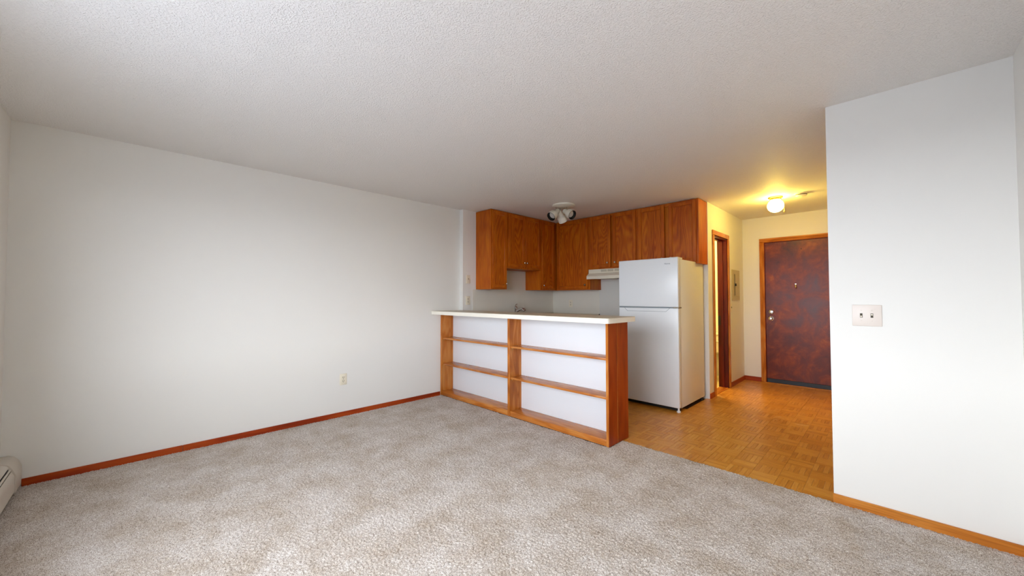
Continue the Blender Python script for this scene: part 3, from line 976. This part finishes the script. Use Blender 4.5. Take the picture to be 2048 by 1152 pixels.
# ------------------------------------------------------------------ ceiling lights
sp = thing('ceiling_spotlight', 'cream ceiling fixture with three swivel spotlights above the kitchen', 'ceiling light', (-2.955, 3.905, H))
SC = Vector((-2.955, 3.905, H))
obj('canopy', lambda bm: lathe(bm, [(0, 0), (0.142, 0.0), (0.146, 0.006), (0.142, 0.016), (0.120, 0.024), (0, 0.026)], SC, (0, 0, -1), 36), 'lamp_white', sp)
rt, fw_, upv = Rv, Vector((Fv.x, Fv.y, 0)).normalized(), Vector((0, 0, 1))


def spot(off_r, off_f, aim, drop):
    """one swivel head: stem from the canopy, then a stepped can pointing along aim"""
    top = SC + rt * off_r + fw_ * off_f + upv * (-0.024)
    piv = top - upv * drop
    aim = aim.normalized()
    stem = obj('stem', lambda bm: (tube(bm, [top + upv * .004, piv], 0.005, 8), lathe(bm, [(0.010, 0), (0.012, 0.006), (0.010, 0.014), (0, 0.015)], piv + upv * 0.006, (0, 0, -1), 12)), 'nickel', sp)
    o = piv - aim * 0.050 - upv * 0.020
    hd_ = obj('spot_head', lambda bm: lathe(bm, [(0, 0), (0.029, 0), (0.034, 0.006), (0.034, 0.066), (0.038, 0.072), (0.056, 0.090), (0.060, 0.100), (0.060, 0.162), (0.057, 0.162), (0.055, 0.105), (0, 0.095)], o, aim, 24), 'lamp_white', sp)
    obj('baffle', lambda bm: lathe(bm, [(0.0565, 0.1615), (0.0595, 0.1640), (0.0550, 0.1640), (0.050, 0.126), (0.044, 0.120)], o, aim, 24), 'baffle', hd_)
    obj('bulb', lambda bm: lathe(bm, [(0.045, 0.118), (0.045, 0.128), (0.038, 0.136), (0, 0.140)], o, aim, 20), 'bulb', hd_)


spot(-0.100, 0.0, rt * -0.62 - fw_ * 0.52 - upv * 0.62, 0.05)
spot(0.040, 0.0, rt * 0.50 - fw_ * 0.70 - upv * 0.45, 0.05)
spot(-0.035, 0.08, rt * 0.42 + fw_ * 0.45 - upv * 0.75, 0.055)

gl = thing('globe_ceiling_lamp', 'lit white globe lamp with brass collar on the hall ceiling', 'ceiling light', (-0.945, 5.39, H))
GC = Vector((-0.945, 5.39, H))
obj('collar', lambda bm: lathe(bm, [(0, 0), (0.074, 0), (0.076, 0.006), (0.070, 0.012), (0.060, 0.014), (0.058, 0.034), (0.050, 0.036), (0, 0.036)], GC, (0, 0, -1), 28), 'brass', gl)
R_ = 0.083
gprof = [(0.050, 0.030)] + [(R_ * math.sin(a), 0.104 - R_ * 0.93 * math.cos(a)) for a in np.linspace(0.66, math.pi - 0.001, 18)]
gprof[-1] = (0, gprof[-1][1])
obj('globe', lambda bm: lathe(bm, gprof, GC, (0, 0, -1), 32), 'globe', gl)
obj('pull_switch', lambda bm: (tube(bm, [GC + Vector((0.062, 0.03, -0.03)), GC + Vector((0.075, 0.036, -0.06)), GC + Vector((0.079, 0.038, -0.165))], 0.002, 6),
                               lathe(bm, [(0.002, 0), (0.006, 0.006), (0.007, 0.018), (0.004, 0.024), (0, 0.025)], GC + Vector((0.079, 0.038, -0.163)), (0, 0, -1), 10)), 'brass', gl)
sm = thing('smoke_detector', 'round smoke detector on the hall ceiling beside the globe lamp', 'smoke detector', (-0.70, 5.40, H))
obj('base', lambda bm: lathe(bm, [(0, 0), (0.062, 0), (0.062, 0.010), (0.058, 0.012), (0, 0.012)], (-0.70, 5.40, H), (0, 0, -1), 28), 'smoke', sm)
obj('cover', lambda bm: lathe(bm, [(0.055, 0.012), (0.055, 0.022), (0.048, 0.034), (0.030, 0.040), (0, 0.041)], (-0.70, 5.40, H), (0, 0, -1), 28), 'smoke', sm)
obj('vent_ring', lambda bm: lathe(bm, [(0.0552, 0.014), (0.0556, 0.016), (0.0556, 0.020), (0.0552, 0.022)], (-0.70, 5.40, H), (0, 0, -1), 28), 'slot', sm)

# ------------------------------------------------------------------ baseboard heater under the window
ht = thing('baseboard_heater', 'cream metal baseboard heater in the left corner under the window', 'heater', (-2.6, YW, 0))
HXA, HXB = XL + 0.004, 0.40
obj('back_plate', [(HXA, HXB, YW, YW + 0.006, 0.02, 0.205)], 'heater', ht)
obj('top_cover', lambda bm: prism(bm, [(YW + .004, 0.208), (YW + 0.035, 0.208), (YW + 0.054, 0.198), (YW + 0.063, 0.187), (YW + 0.059, 0.185), (YW + 0.050, 0.194), (YW + 0.033, 0.203), (YW + .004, 0.203)], 'x', HXA + 0.12, HXB - 0.1), 'heater', ht)
obj('front_panel', lambda bm: prism(bm, [(YW + 0.072, 0.158), (YW + 0.086, 0.13), (YW + 0.086, 0.03), (YW + 0.074, 0.03), (YW + 0.080, 0.034), (YW + 0.080, 0.128), (YW + 0.067, 0.156)], 'x', HXA + 0.12, HXB - 0.1), 'heater', ht)
obj('damper_blade', lambda bm: prism(bm, [(YW + 0.0665, 0.177), (YW + 0.0715, 0.167), (YW + 0.068, 0.165), (YW + 0.063, 0.175)], 'x', HXA + 0.12, HXB - 0.1), 'heater', ht)
obj('fins_slot_shade', lambda bm: prism(bm, [(YW + 0.008, 0.07), (YW + 0.072, 0.07), (YW + 0.072, 0.146), (YW + 0.055, 0.184), (YW + 0.045, 0.190), (YW + 0.008, 0.190)], 'x', HXA + 0.1, HXB - 0.1), 'dark', ht)  # solid block for the fins; its dark colour paints shade into the slots
CAPP = [(YW + .002, 0.02), (YW + 0.090, 0.02), (YW + 0.090, 0.135), (YW + 0.074, 0.180), (YW + 0.058, 0.202), (YW + 0.036, 0.213), (YW + .002, 0.213)]
obj('end_cap', lambda bm: prism(bm, CAPP, 'x', HXA, HXA + 0.19), 'heater', ht)
obj('end_cap', lambda bm: prism(bm, CAPP, 'x', HXB - 0.15, HXB), 'heater', ht)
